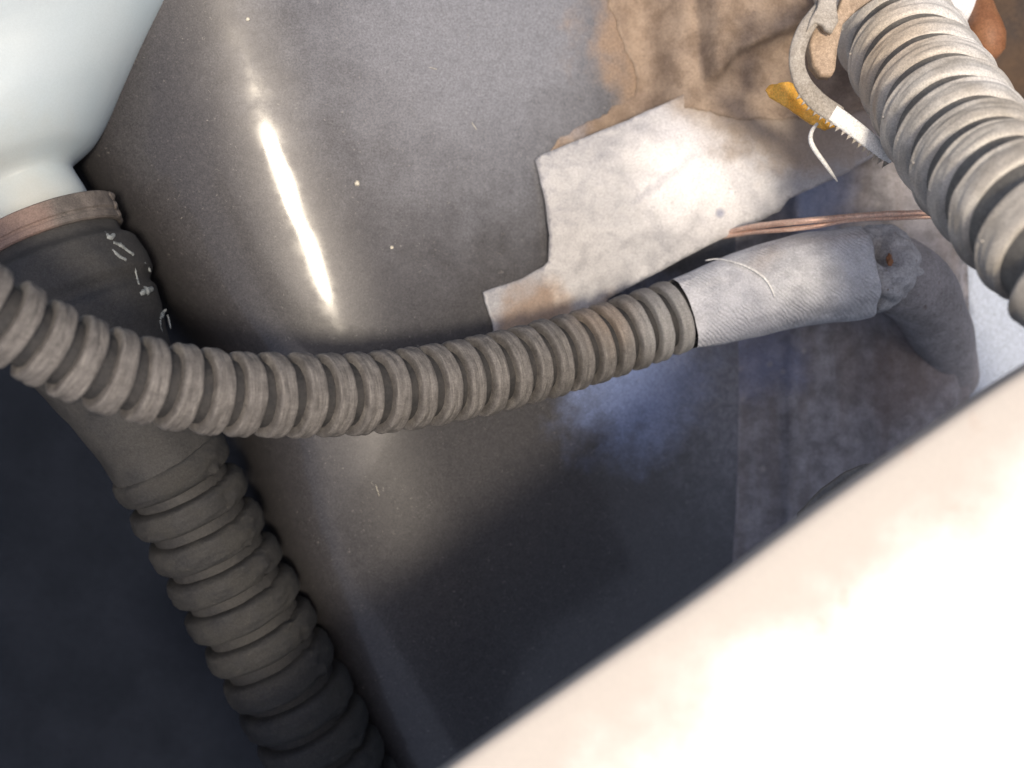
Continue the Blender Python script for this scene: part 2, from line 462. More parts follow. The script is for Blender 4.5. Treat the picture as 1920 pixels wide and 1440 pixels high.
col = m.mix(m.math('MULTIPLY', m.blob(1560, 210, zpad, 40, 120, 0.4), 0.7), col, (0.40, 0.31, 0.25))
col = m.mix(m.math('MULTIPLY', m.blob(1350, 400, zpad, 3, 14, 0.5), 0.8), col, (0.2, 0.22, 0.32))
for q in [(1380, 200, 40, 145), (1530, 215, 80, 190), (1290, 175, 15, 85), (1450, 215, 60, 160)]:
    col = m.mix(m.math('MULTIPLY', m.blob(q[0], q[1], zpad, q[2], q[3], 0.5), 0.85), col, (0.30, 0.235, 0.18))
sp = m.math('MULTIPLY', m.ramp(m.vor(600), 0.08, 0.22, 1.0, 0.0), m.ramp(m.noise(150, 2), 0.5, 0.62))
col = m.mix(m.math('MULTIPLY', sp, 0.5), col, (0.22, 0.2, 0.22))
mat_pad = m.done(col, 0.42, m.bump(n2, 0.0002, 0.8, m.bump(n1, 0.0005, 0.8)), Specular_IOR_Level=0.6)
pad_out = [(1003, 300), (1012, 292), (1060, 272), (1170, 228), (1255, 190), (1300, 168), (1400, 150), (1500, 140), (1640, 130), (1700, 200), (1668, 292), (1640, 292), (1585, 325), (1530, 350), (1480, 372), (1462, 396),
           (1437, 408), (1400, 428), (1345, 452), (1290, 480), (1225, 515), (1180, 538), (1140, 560), (1110, 640), (960, 690), (925, 650), (924, 610), (914, 580), (905, 548), (935, 537), (975, 524), (1018, 500), (1028, 490), (1030, 440), (1022, 380), (1012, 335)]
vs, fs = sheet(pad_out, zpad, 0.0016, 8, edge_step=8, rag=1.0)
tag(obj("foil_sheet", vs, fs, mat_pad), "pale torn dusty sheet with a notched left edge above the corrugated conduit", "sheet")

# ------------------------------------------------------------------ reservoir, its clamp and the filler hose
m = M("milky plastic")
col = m.mix(m.ramp(m.noise(18, 3), 0.3, 0.7), (0.42, 0.50, 0.54), (0.46, 0.52, 0.545))
col = m.mix(m.math('MULTIPLY', m.blob(60, 400, 0.0, 40, 260, 0.2), 0.7), col, (0.46, 0.44, 0.37))
mat_milk = m.done(col, 0.42, m.bump(m.noise(35, 3), 0.0006, 0.5), grain=0.03, Subsurface_Weight=0.5, Subsurface_Scale=0.01, Subsurface_Radius=(1, 1, 1), Specular_IOR_Level=0.25)
ZR = -0.030
AX = V((-0.38, 0.925, 0.0)).normalized()            # up the neck, in world xy
c0 = P(88, 437, ZR)
pth = Path([c0 - AX*0.02, c0, c0 + AX*0.05, c0 + AX*0.10])
kk = K * (D - ZR) / D
res_tab = [(-10, 96), (30, 99), (57, 97), (90, 91), (104, 89), (112, 97), (122, 120), (136, 150), (160, 180), (200, 227), (250, 292), (314, 382), (400, 465), (500, 520), (620, 545)]
prof = []
for i in range(90):
    u = lerp(-10, 620, (i/89)**1.3); 
    r = sum(interp(res_tab, u + e) for e in (-4, 0, 4)) / 3
    prof.append((0.02 + u*kk, r*kk))
vs, fs, _ = sweep(pth, prof, 96)
for v in vs:
    d = (v - c0).dot(AX)/kk; s = lerp(1, 0.55, sstep(110, 330, d)); v.z = ZR + (v.z - ZR)*s
    v += V((0, 0, 0.0006)) * fbm(v, 18)
th = thing("reservoir", "milky white plastic reservoir with a tapering neck in the top left corner", "reservoir", c0)
obj("tank_body", vs, fs, mat_milk, th)
# clamp band round the neck
m = M("rusty band")
col = m.mix(m.ramp(m.noise(220, 5), 0.35, 0.7), (0.09, 0.078, 0.07), (0.15, 0.13, 0.115))
col = m.mix(m.math('MULTIPLY', m.blob(20, 440, ZR + 0.02, 60, 110, 0.3), 0.85), col, (0.20, 0.135, 0.11))
mat_rust = m.done(col, 0.75, m.bump(m.noise(500, 4, 0.7), 0.0004, 0.9), Metallic=0.0)
hose_dn = Path([P(30, 300, ZR), P(88, 437, ZR), P(165, 620, ZR), P(240, 750, -0.036), P(318, 872, -0.044), P(430, 1085, -0.056), P(540, 1285, -0.066), P(660, 1510, -0.08), P(760, 1720, -0.095)])
def dist_at(path, px, py):
    best = 1e9; bd = 0
    for p, L in zip(path.p, path.L):
        q = (p.x / (K*(D-p.z)/D) + 960, -p.y / (K*(D-p.z)/D) + 720)
        e = (q[0]-px)**2 + (q[1]-py)**2
        if e < best: best, bd = e, L
    return bd
dC = dist_at(hose_dn, 88, 437)
th = thing("hose_clamp", "rusty flat clamp band round the neck of the milky reservoir", "clamp", c0)
W = 27 * kk; R0 = 132 * kk
pr = [(dC - W, R0 - 0.003), (dC - W, R0 + 0.0003), (dC - W*0.9, R0 + 0.0010), (dC + W*0.15, R0 + 0.0011), (dC + W*0.25, R0 + 0.0006), (dC + W*0.45, R0 + 0.0006), (dC + W*0.5, R0 + 0.0010), (dC + W*0.9, R0 + 0.0010), (dC + W, R0 + 0.0004), (dC + W, R0 - 0.003)]
a, b, _ = sweep(hose_dn, pr, 96, wob=lambda d, an: (0, 0.0003 * noise.noise(V((math.cos(an)*3, math.sin(an)*3, d*40)))))
sharp(obj("band", a, b, mat_rust, th), 30)
# lugs at the right end of the band
for i, (dx, r) in enumerate([(-0.6, 10), (0.0, 9), (0.65, 8)]):
    p, t, u, v = hose_dn.at(dC + W*dx)
    side = v if v.x > 0 else -v
    a, b = lump(p + side * (R0 + 0.0004), r * K, i + 3, (1.1, 1.1, 1.6), 3, 0.25)
    obj("lug", a, b, mat_rust, th)

mat_rub = grimy("black rubber", (0.024, 0.024, 0.025), (0.038, 0.037, 0.036), 90, 0.7, 0.0003)
mat_rub2 = grimy("dusty black rubber", (0.020, 0.020, 0.021), (0.034, 0.033, 0.031), 120, 0.75, 0.0004, 900, (0.048, 0.045, 0.041))
mat_resid = grimy("dried white residue", (0.08, 0.085, 0.085), (0.24, 0.26, 0.26), 500, 0.6, 0.0003)
th = thing("filler_hose", "thick black rubber hose running from the reservoir clamp down behind the conduit", "hose", P(88, 437, ZR))
pr = []
dE = dist_at(hose_dn, 310, 845)
tab = [(0.002, 128), (0.0075, 130), (0.0085, 136), (0.010, 150), (0.016, 157), (0.021, 156), (0.0235, 144), (0.025, 143), (0.027, 150), (0.034, 146), (0.044, 128), (0.054, 113), (0.068, 108), (0.09, 108)]
n = 90
for i in range(n + 1):
    d = lerp(dC + 0.002, dE + 0.002, i / n); pr.append((d, interp(tab, d - dC) * K * 1.075))
pr.append((dE + 0.003, 0.010)); 
a, b, _ = sweep(hose_dn, pr, 96, wob=lambda d, an: (0, 0.0006 * noise.noise(V((math.cos(an)*2, math.sin(an)*2, d*60)))))
obj("cuff", a, b, mat_rub, th)
# core + ribs
def ribbed(path, d0, d1, pitch, rfun, core_f, prof_f, mat_core, mat_rib, parent, seg=72, seed=0, tilt=0.0, rag=0.00025, extra=None, thin=None, seam=None):
    pr = []
    n = int((d1 - d0) / (pitch / 3)) + 2
    for i in range(n + 1):
        d = lerp(d0 - pitch*0.6, d1 + pitch*0.5, i / n); pr.append((d, rfun(d) * core_f))
    a, b, _ = sweep(path, pr, seg); obj("core_tube", a, b, mat_core, parent)
    d = d0; k = 0
    while d < d1:
        p_ = pitch if thin is None else pitch * thin(d)
        R = rfun(d)
        jr = 1 + random.uniform(-0.012, 0.012); jw = 1 + random.uniform(-0.06, 0.06); ja = random.uniform(0, 6.28); jt = random.uniform(-1, 1) * rag
        prf = [(d + o * p_ * jw, R * jr * r) for o, r in prof_f]
        sd = seed + k * 7.3
        def wob(dd, an, sd=sd, ja=ja, jt=jt):
            sm_ = 0
            if seam is not None:
                da = (an - seam + math.pi) % (2*math.pi) - math.pi
                sm_ = math.exp(-(da/0.20)**2) * 0.0013 * noise.noise(V((an*7, sd*1.7, dd*420)))
            return (sm_ * 1.2 + tilt * math.cos(an) + jt * math.cos(an + ja) + rag * 0.6 * noise.noise(V((math.cos(an)*2, math.sin(an)*2, sd))),
                    sm_ + rag * noise.noise(V((math.cos(an)*2.5, math.sin(an)*2.5, sd + dd*900))))
        a, b, uv = sweep(path, prf, seg, wob)
        if extra: 
            for e in extra(d, R * jr, p_): a, b = join((a, b), e); uv = None
        obj("rib", a, b, mat_rib, parent, uvs=uv if uv and len(uv) == len(a) else None)
        d += p_; k += 1
    return k
def smooth_prof(pts, sub=3):
    """round a rib profile a little"""
    out = []
    for (a, b) in zip(pts, pts[1:]):
        for k in range(sub): out.append((lerp(a[0], b[0], k/sub), lerp(a[1], b[1], k/sub)))
    out.append(pts[-1])
    for _ in range(2):
        out = [out[0]] + [((out[i-1][0] + 2*out[i][0] + out[i+1][0])/4, (out[i-1][1] + 2*out[i][1] + out[i+1][1])/4) for i in range(1, len(out)-1)] + [out[-1]]
    return out
rib_dn = smooth_prof([(-0.38, 0.76), (-0.37, 0.87), (-0.32, 0.95), (-0.20, 0.99), (0.0, 1.0), (0.20, 0.985), (0.32, 0.945), (0.37, 0.87), (0.38, 0.76)])
def seam(d, R, p_):
    """moulding flash: a ragged tongue on the right-hand side of each rib"""
    out = []
    for s in range(1):
        pp, t, u, v = hose_dn.at(d + p_ * random.uniform(-0.25, 0.1)); sd = v if v.x > 0 else -v
        an = math.radians(random.uniform(30, 48)); q = pp + (sd * math.cos(an) + V((0, 0, 1)) * math.sin(an)) * R * 0.955
        out.append(lump(q, random.uniform(14, 20) * K, d * 900 + s, (1.0, 0.75, 0.6), 3, 0.9))
    return out
ribbed(hose_dn, dE + 0.006, hose_dn.len - 0.004, 0.0128, lambda d: 114 * K * 1.12, 0.80, rib_dn, mat_rub, mat_rub2, th, 72, 50, rag=0.0005, seam=math.radians(-52))
# white residue on the cuff (dried drips)
def stroke(pts, rads, zoff, m_, name, parent, surf):
    """a drip: a tapered bead laid on a surface function"""
    w_ = [surf(px, py) + V((0, 0, zoff)) for px, py in pts]
    p_ = Path(w_); n_ = 14
    pr = [(0, 0.00002)] + [(p_.len * i / n_, interp([(k / (len(rads)-1), r) for k, r in enumerate(rads)], i / n_) * K * (0.7 + 0.5*noise.noise(V((i*0.9, pts[0][0], 0))))) for i in range(n_ + 1)] + [(p_.len, 0.00002)]
    a, b, _ = sweep(p_, pr, 12); return obj(name, a, b, m_, parent)
def on_hose(px, py):
    z = 0.0
    for _ in range(30):
        q = P(px, py, z); best = None
        bd = min(zip(hose_dn.p, hose_dn.L), key=lambda pl: (pl[0].x - q.x)**2 + (pl[0].y - q.y)**2)
        d = bd[1]; r = interp(tab, d - dC) * K * 1.075; c = bd[0]
        h = math.hypot(c.x - q.x, c.y - q.y)
        zz = c.z + math.sqrt(max(0, r*r - h*h)); z = 0.5*z + 0.5*zz
    return P(px, py, z)
for pts, rd in [([(196, 436), (205, 446), (214, 440)], [5, 8, 6]), ([(212, 455), (225, 460), (238, 470), (250, 478)], [5, 7, 5, 6]),
                ([(210, 468), (222, 480), (236, 488)], [4, 6, 5]), ([(252, 500), (256, 520), (260, 534)], [3, 4, 4]),
                ([(262, 552), (272, 546), (284, 542)], [6, 11, 7]), ([(270, 492), (277, 500), (282, 510)], [3, 4, 3]),
                ([(300, 598), (306, 586), (312, 580)], [4, 7, 3]), ([(300, 600), (301, 612), (304, 622)], [4, 3, 2]), ([(314, 590), (317, 602), (320, 616)], [3, 3, 2])]:
    stroke(pts, rd, 0.0, mat_resid, "residue_drip", th, on_hose)

# ------------------------------------------------------------------ corrugated conduit across the middle
m = M("dusty conduit ribs")
n1 = m.noise(240, 5, 0.65)
uvn = m.n('ShaderNodeUVMap', uv_map='uv'); n2 = m.noise(1.0, 4, 0.6, vec=uvn.outputs[0], stretch=(120, 2600, 1))
col = m.mix(m.ramp(n1, 0.3, 0.72), (0.10, 0.093, 0.087), (0.165, 0.154, 0.145))
col = m.mix(m.ramp(n2, 0.45, 0.7, 0, 0.5), col, (0.28, 0.26, 0.235))
col = m.mix(m.math('MULTIPLY', m.blob(1130, 580, -0.028, 20, 110, 0.5), 0.4), col, (0.33, 0.25, 0.185))
col = m.mix(m.math('MULTIPLY', m.blob(1290, 600, -0.036, 60, 150, 0.3), 0.7), col, (0.30, 0.295, 0.29))
mat_cond = m.done(col, 0.66, m.bump(n2, 0.00022, 0.9, m.bump(n1, 0.0003, 0.8)), Specular_IOR_Level=0.35)
mat_core = grimy("conduit valley", (0.022, 0.022, 0.023), (0.042, 0.040, 0.039), 200, 0.75, 0.0002)
cz = [(-200, 0.082), (-90, 0.075), (0, 0.068), (200, 0.052), (400, 0.035), (600, 0.015), (800, -0.006), (1000, -0.027), (1200, -0.045), (1300, -0.052), (1400, -0.056)]
def sm(tab, x, w=90): return sum(interp(tab, x + e * w) for e in (-1, -0.5, 0, 0.5, 1)) / 5
cpath = Path([P(x, y, sm(cz, x)) for x, y in [(-200, 470), (-100, 535), (0, 595), (60, 630), (130, 665), (220, 699), (330, 725), (450, 739), (600, 741), (700, 736), (800, 724), (900, 705), (1000, 680), (1100, 651), (1200, 617), (1262, 594), (1330, 565)]])
rib_c = smooth_prof([(-0.315, 0.74), (-0.312, 0.87), (-0.295, 0.955), (-0.25, 0.99), (-0.13, 1.0), (-0.04, 0.984), (0.04, 0.986), (0.13, 1.004), (0.25, 0.994), (0.295, 0.96), (0.312, 0.87), (0.315, 0.74)], 2)
th = thing("corrugated_conduit", "brown grey corrugated conduit sagging from left edge to the cloth sleeve", "conduit", P(600, 741, 0.012))
dEnd = dist_at(cpath, 1279, 590)
def rcond(d):
    return lerp(0.0104, 0.0120, min(1, d / 0.15))
ribbed(cpath, 0.004, dEnd, 0.0089, rcond, 0.76, rib_c, mat_core, mat_cond, th, 80, 0, rag=0.00035, thin=lambda d: lerp(1.0, 0.86, sstep(0.12, 0.20, d)))

# ------------------------------------------------------------------ cloth sleeve and the pipe it covers
m = M("grey woven cloth")
mp = m.n('ShaderNodeMapping'); mp.inputs['Rotation'].default_value = (0, 0, math.radians(-52)); m.link(m.pos, mp.inputs[0])
wv = m.n('ShaderNodeTexWave', wave_type='BANDS', bands_direction='X'); wv.inputs['Scale'].default_value = 290; wv.inputs['Distortion'].default_value = 6.0; wv.inputs['Detail'].default_value = 2
m.link(mp.outputs[0], wv.inputs['Vector'])
n1 = m.noise(150, 6, 0.65); n2 = m.noise(900, 4, 0.75)
col = m.mix(m.ramp(n1, 0.3, 0.7), (0.42, 0.42, 0.44), (0.62, 0.62, 0.64))
col = m.mix(m.math('MULTIPLY', m.ramp(n2, 0.5, 0.75), 0.5), col, (0.78, 0.78, 0.8))
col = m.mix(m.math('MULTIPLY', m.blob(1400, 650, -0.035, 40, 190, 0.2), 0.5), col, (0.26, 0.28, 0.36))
col = m.mix(m.math('MULTIPLY', m.blob(1430, 445, -0.035, 20, 80, 0.4), 0.7), col, (0.34, 0.25, 0.19))
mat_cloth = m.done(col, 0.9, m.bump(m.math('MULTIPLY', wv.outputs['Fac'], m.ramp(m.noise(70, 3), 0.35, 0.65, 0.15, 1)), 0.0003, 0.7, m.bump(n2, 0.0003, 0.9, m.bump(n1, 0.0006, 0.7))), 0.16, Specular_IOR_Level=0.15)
spath = Path([P(1225, 606, -0.0475), P(1300, 580, -0.050), P(1400, 552, -0.051), P(1500, 528, -0.051), P(1600, 508, -0.051), P(1650, 500, -0.051), P(1700, 496, -0.051)])
th = thing("cloth_sleeve", "grey woven cloth sleeve on the pipe at the end of the corrugated conduit", "sleeve", P(1450, 540, -0.03))
dS = dist_at(spath, 1281, 587); dF = dist_at(spath, 1618, 505)
pr = []
rt = [(1240, 64), (1270, 68), (1300, 73), (1340, 79), (1400, 84), (1500, 89), (1600, 93), (1640, 92)]
def rs(d):
    p = spath.at(d)[0]; return interp(rt, p.x / (K*(D-p.z)/D) + 960) * K * 1.10
for i in range(61):
    d = lerp(dS, dF, i/60); pr.append((d, rs(d)))
pr += [(dF + 0.0004, rs(dF) - 0.0004), (dF + 0.0002, rs(dF) - 0.0013), (dF - 0.01, rs(dF) - 0.0020)]
def swob(d, a):
    q = V((math.cos(a)*1.2, math.sin(a)*1.2, d*30)); e = sstep(dF - 0.02, dF, d)
    return (0.0022 * noise.noise(q*1.4 + V((0, 0, 9))) * e, 0.0010 * noise.noise(q) + 0.0004 * noise.noise(q*4) - 0.002 * e * max(0, math.cos(a + 2.2)))
a, b, uv = sweep(spath, pr, 96, swob); obj("cloth_tube", a, b, mat_cloth, th, uvs=uv)
# folded, slit end of the sleeve
def flap(pts3, m_, name, parent, wid, lab=None):
    p_ = Path(pts3); pr = [(0, 0.00005)] + [(p_.len * i/20, interp(wid, i/20) * K) for i in range(21)] + [(p_.len, 0.00005)]
    a, b, _ = sweep(p_, pr, 24, wob=lambda d, an: (0, 0.0005 * noise.noise(V((math.cos(an)*1.5, math.sin(an)*1.5, d*160)))))
    return obj(name, a, b, m_, parent)
mp_ = Path([P(1596, 509, -0.051), P(1615, 505, -0.051), P(1634, 502, -0.052), P(1652, 501, -0.054), P(1672, 505, -0.058)])
def cwob(d, a):
    p, t, u, v = mp_.at(d); n_ = u*math.cos(a) + v*math.sin(a)
    c = p + n_ * 0.013
    hv = c - P(1655, 466, c.z); hole = math.hypot(hv.x*0.9 + hv.y*0.3, (hv.y*0.8 - hv.x*0.3)*0.62); low = (P(1655, 590, c.z) - c).length; mid = (P(1668, 535, c.z) - c).length
    up = sstep(-0.2, 0.3, n_.z)
    w_ = -0.0095 * math.exp(-(hole/0.0030)**4) * up + 0.0014*math.exp(-(low/0.004)**2) + 0.0012*math.exp(-(mid/0.005)**2)*up
    w_ += 0.0026 * abs(noise.noise(V((math.cos(a)*2.2, math.sin(a)*2.2, d*150)))) - 0.0008 + 0.0008*noise.noise(V((math.cos(a)*5, math.sin(a)*5, d*300)))
    return (0.0012*noise.noise(V((math.cos(a)*1.6, math.sin(a)*1.6, 4))), w_)
cl_ = mp_.len
pr = [(cl_*t_, r_*K*1.10) for t_, r_ in [(0, 66), (0.1, 68), (0.2, 72), (0.3, 80), (0.4, 83), (0.5, 84), (0.6, 83), (0.7, 82), (0.8, 76), (0.9, 68), (1, 56)]]
pr = [(lerp(a_[0], b_[0], k_/3), lerp(a_[1], b_[1], k_/3)) for a_, b_ in zip(pr, pr[1:]) for k_ in range(3)] + [pr[-1]]
a, b, uv = sweep(mp_, pr, 120, cwob); obj("end_collar", a, b, grimy("dirty frayed cloth", (0.26, 0.255, 0.26), (0.44, 0.435, 0.44), 200, 0.9, 0.0006, 900, (0.16, 0.12, 0.09)), th, uvs=uv)
a, b = lump(P(1668, 490, -0.0425), 9*K, 5, (0.7, 1.5, 0.8), 3, 0.9); obj("rust_crust", a, b, mat_or, th)
# elbow pipe leaving the sleeve
mat_elbow = grimy("dusty grey pipe", (0.17, 0.16, 0.16), (0.27, 0.255, 0.26), 130, 0.75, 0.0005, 800, (0.11, 0.085, 0.07))
ep = Path([P(1630, 508, -0.054), P(1675, 510, -0.057), P(1722, 546, -0.067), P(1756, 604, -0.084), P(1774, 660, -0.102), P(1784, 730, -0.125)])
a, b, _ = sweep(ep, [(ep.len*i/50, interp([(0, 84), (0.2, 84), (0.45, 76), (0.7, 70), (1, 66)], i/50)*K) for i in range(51)], 64, wob=lambda d, an: (0, 0.0007*noise.noise(V((math.cos(an), math.sin(an), d*50)))))
tag(obj("elbow_pipe", a, b, mat_elbow), "dusty grey pipe elbow bending down out of the end of the cloth sleeve", "pipe")
# fibre on the sleeve
mat_white = grimy("white thread", (0.72, 0.71, 0.68), (0.8, 0.79, 0.76), 900, 0.7, 0.00005)
def on_sleeve(px, py):
    z = 0.0
    for _ in range(30):
        q = P(px, py, z); c, L = min(zip(spath.p, spath.L), key=lambda pl: (pl[0].x - q.x)**2 + (pl[0].y - q.y)**2)
        r = rs(L); h = math.hypot(c.x-q.x, c.y-q.y); z = 0.5*z + 0.5*(c.z + math.sqrt(max(0, r*r-h*h)))
    return P(px, py, z)
p_ = Path([on_sleeve(x, y) + V((0, 0, 0.0010)) for x, y in [(1322, 489), (1345, 486), (1375, 492), (1405, 503), (1430, 520), (1443, 537), (1451, 556)]])
a, b, _ = sweep(p_, [(0, 0.00002)] + [(p_.len*i/30, interp([(0, 1.2), (0.5, 2.0), (0.75, 2.8), (1, 1.2)], i/30)*K) for i in range(31)] + [(p_.len, 0.00002)], 8)
tag(obj("loose_fibre", a, b, mat_white), "thin curved white fibre lying on the grey cloth sleeve", "fibre")

# ------------------------------------------------------------------ copper wires
mat_cu = grimy("tarnished copper", (0.62, 0.36, 0.27), (0.74, 0.50, 0.40), 200, 0.38, 0.0001); mat_cu.node_tree.nodes['Principled BSDF'].inputs['Metallic'].default_value = 0.35
for pts, r, lb in [([(1330, 446), (1362, 437), (1420, 424), (1500, 415), (1580, 408), (1650, 402), (1780, 398)], 6.5, "upper copper wire running from the pale sheet to the big hose"),
                   ([(1340, 447), (1400, 437), (1470, 431), (1530, 424), (1590, 413), (1660, 409), (1780, 405)], 5.0, "lower copper wire tucked beneath the other one above the sleeve")]:
    p_ = Path([P(x, y, lerp(-0.074, -0.037 if r > 6 else -0.039, sstep(1320, 1520, x))) for x, y in pts])
    a, b, _ = sweep(p_, [(0, 0.00002)] + [(p_.len*i/40, r*K) for i in range(41)] + [(p_.len, 0.00002)], 16, wob=lambda d, an: (0, 0.0001*noise.noise(V((an, d*200, 0)))))
    tag(obj("copper_wire", a, b, mat_cu), lb, "wire", "copper wires above the sleeve")

# ------------------------------------------------------------------ big pale hose, top right
m = M("pale dusty hose")
n1 = m.noise(120, 5, 0.6)
col = m.mix(m.ramp(n1, 0.3, 0.72), (0.40, 0.365, 0.315), (0.55, 0.515, 0.46))
for q in [(1745, 50, -0.02, 30, 130), (1850, 190, 0.02, 20, 110), (1800, 110, 0.0, 20, 110)]:
    col = m.mix(m.math('MULTIPLY', m.blob(*q, 0.3), 0.75), col, (0.82, 0.82, 0.81))  # overexposed top and right flank painted in as near-white patches
col = m.mix(m.math('MULTIPLY', m.blob(1640, 60, 0.0, 40, 190, 0.3), 0.6), col, (0.50, 0.40, 0.29))
mat_hose = m.done(col, 0.40, m.bump(m.noise(500, 4, 0.7), 0.00012, 0.8, m.bump(n1, 0.0003, 0.6)), Specular_IOR_Level=0.55)
mat_hcore = grimy("pale hose valley", (0.12, 0.112, 0.10), (0.19, 0.18, 0.16), 120, 0.55, 0.0002)  # shade between the ribs painted in as a darker core
hp = Path([P(1636, -25, -0.054), P(1670, 45, -0.040), P(1702, 98, -0.026), P(1735, 152, -0.011), P(1798, 256, 0.016), P(1862, 338, 0.038), P(1926, 402, 0.056), P(1984, 462, 0.067), P(2050, 535, 0.074), P(2150, 640, 0.072), P(2260, 760, 0.060)])
th = thing("corrugated_hose", "thick pale grey corrugated hose rising toward the viewer in top right corner", "hose", P(1700, 60, 0))
rib_h = smooth_prof([(-0.43, 0.83), (-0.425, 0.91), (-0.41, 0.99), (-0.375, 1.035), (-0.32, 1.008), (-0.22, 0.995), (-0.10, 0.98), (0.0, 0.955), (0.06, 0.91), (0.09, 0.83)])
def nubs(d, R, p_):
    pp, t, u, v = hp.at(d - 0.32*p_)
    best = None
    for k in range(72):
        a = 2*math.pi*k/72; n_ = u*math.cos(a) + v*math.sin(a)
        s = n_.dot(V((-0.80, -0.30, 0.52)).normalized())
        if best is None or s > best[0]: best = (s, n_)
    return [lump(pp + best[1]*R*1.0, 3.2*K, d*500, (1.3, 0.9, 1), 1, 0.3)]
ribbed(hp, 0.033, hp.len - 0.002, 0.0136, lambda d: interp([(0, 118), (0.03, 120), (0.08, 121), (0.15, 118)], d)*K, 0.875, rib_h, mat_hcore, mat_hose, th, 96, 90, rag=0.0004, extra=nubs)
# smooth cuff at the hose's upper end
mat_hcuff = grimy("dusty pale cuff", (0.50, 0.43, 0.34), (0.68, 0.64, 0.56), 80, 0.55, 0.0003)
a, b, _ = sweep(hp, [(-0.012, 0.006), (-0.011, 0.0168), (-0.006, 0.0182), (0.000, 0.0184), (0.010, 0.0181), (0.016, 0.0182), (0.0185, 0.0176), (0.021, 0.0178), (0.0255, 0.0184), (0.0285, 0.0178), (0.031, 0.0160)], 96, wob=lambda d, an: (0, 0.0005*noise.noise(V((math.cos(an)*2, math.sin(an)*2, d*80)))))
obj("cuff", a, b, mat_hcuff, th)
mat_conn = grimy("blue white plastic", (0.62, 0.64, 0.70), (0.74, 0.76, 0.80), 60, 0.5, 0.0002)
p_ = Path([P(1640, -80, -0.055), P(1740, -30, -0.055), P(1800, 15, -0.053), P(1822, 62, -0.053)])
a, b, _ = sweep(p_, [(0, 0.0001)] + [(p_.len*i/24, interp([(0, 60), (0.5, 66), (0.8, 48), (0.92, 30), (1, 8)], i/24)*K) for i in range(25)] + [(p_.len, 0.0001)], 40, wob=lambda d, an: (0, 0.001*noise.noise(V((math.cos(an), math.sin(an), d*60)))))
tag(obj("pipe_stub", a, b, mat_conn), "blue white plastic stub behind the upper end of the pale hose", "pipe")

# ------------------------------------------------------------------ cable tie hanging beside the hose
mat_tie = grimy("grey dusty nylon", (0.27, 0.24, 0.20), (0.38, 0.35, 0.31), 150, 0.5, 0.0002)
mat_tie_sun = grimy("sunlit white nylon", (0.80, 0.80, 0.78), (0.84, 0.84, 0.82), 300, 0.4, 0.0001)  # sunlight on the tail painted in as a white copy of the nylon
th = thing("cable_tie", "grey toothed cable tie looped beside the upper end of the pale hose", "cable tie", P(1510, 120, 0))
def ribbon(pts, wid, thick, m_, name, parent):
    """flat strap through pixel points with heights, facing the viewer"""
    p_ = Path([P(*q) for q in pts]); vs, fs = [], []
    n_ = 60
    for i in range(n_ + 1):
        c, t, u, v = p_.at(p_.len*i/n_); s = t.cross(V((0, 0, 1))).normalized()
        wv_ = interp(wid, i/n_) * K
        up = s.cross(t).normalized() if s.cross(t).z > 0 else t.cross(s).normalized()
        for a_, h in ((-1, 0.25), (-0.85, 0.9), (0, 1.1), (0.85, 0.9), (1, 0.25), (0.9, -1), (-0.9, -1)):
            vs.append(c + s*a_*wv_ + up*h*thick/2)
    for i in range(n_):
        for k in range(7):
            k2 = (k+1) % 7; fs.append((i*7+k, i*7+k2, (i+1)*7+k2, (i+1)*7+k))
    fs.append(tuple(range(6, -1, -1))); fs.append(tuple(n_*7 + k for k in range(7)))
    return obj(name, vs, fs, m_, parent), p_
o_, pA = ribbon([(1566, -30, 0.004), (1545, 10, 0.006), (1510, 55, 0.008), (1494, 105, 0.008), (1502, 150, 0.006), (1530, 188, 0.003), (1572, 218, 0.001)], [(0, 17), (0.3, 15), (0.6, 15), (0.8, 19), (1, 19)], 0.0016, mat_tie, "strap", th)
o_, pB = ribbon([(1560, 211, 0.0015), (1600, 240, 0.000), (1640, 272, -0.003), (1672, 298, -0.006)], [(0, 17), (0.5, 16), (0.85, 14), (1, 10)], 0.0018, mat_tie_sun, "strap_tail", th)
o_['label'] = "tail of the strap with its sunlit white painted in"
for i in range(17):
    c, t, u, v = (pA.at(pA.len*(0.74 + 0.26*i/6)) if i < 6 else pB.at(pB.len*(0.08 + 0.88*(i-6)/10)))
    s = t.cross(V((0, 0, 1))).normalized(); s = s if s.y < 0 else -s
    q = c + s * 18 * K - V((0, 0, 0.0002))
    n_ = s; h = 2.3*K*2.6
    vs = [q + t*h - n_*h*1.2, q - t*h - n_*h*1.2, q + n_*h*1.3 - t*h*0.3]
    vs = [x + V((0, 0, 0.0005)) for x in vs] + [x - V((0, 0, 0.0006)) for x in vs]
    obj("tooth", vs, [(0, 1, 2), (5, 4, 3), (0, 3, 4, 1), (1, 4, 5, 2), (2, 5, 3, 0)], mat_tie, th, smooth=False)
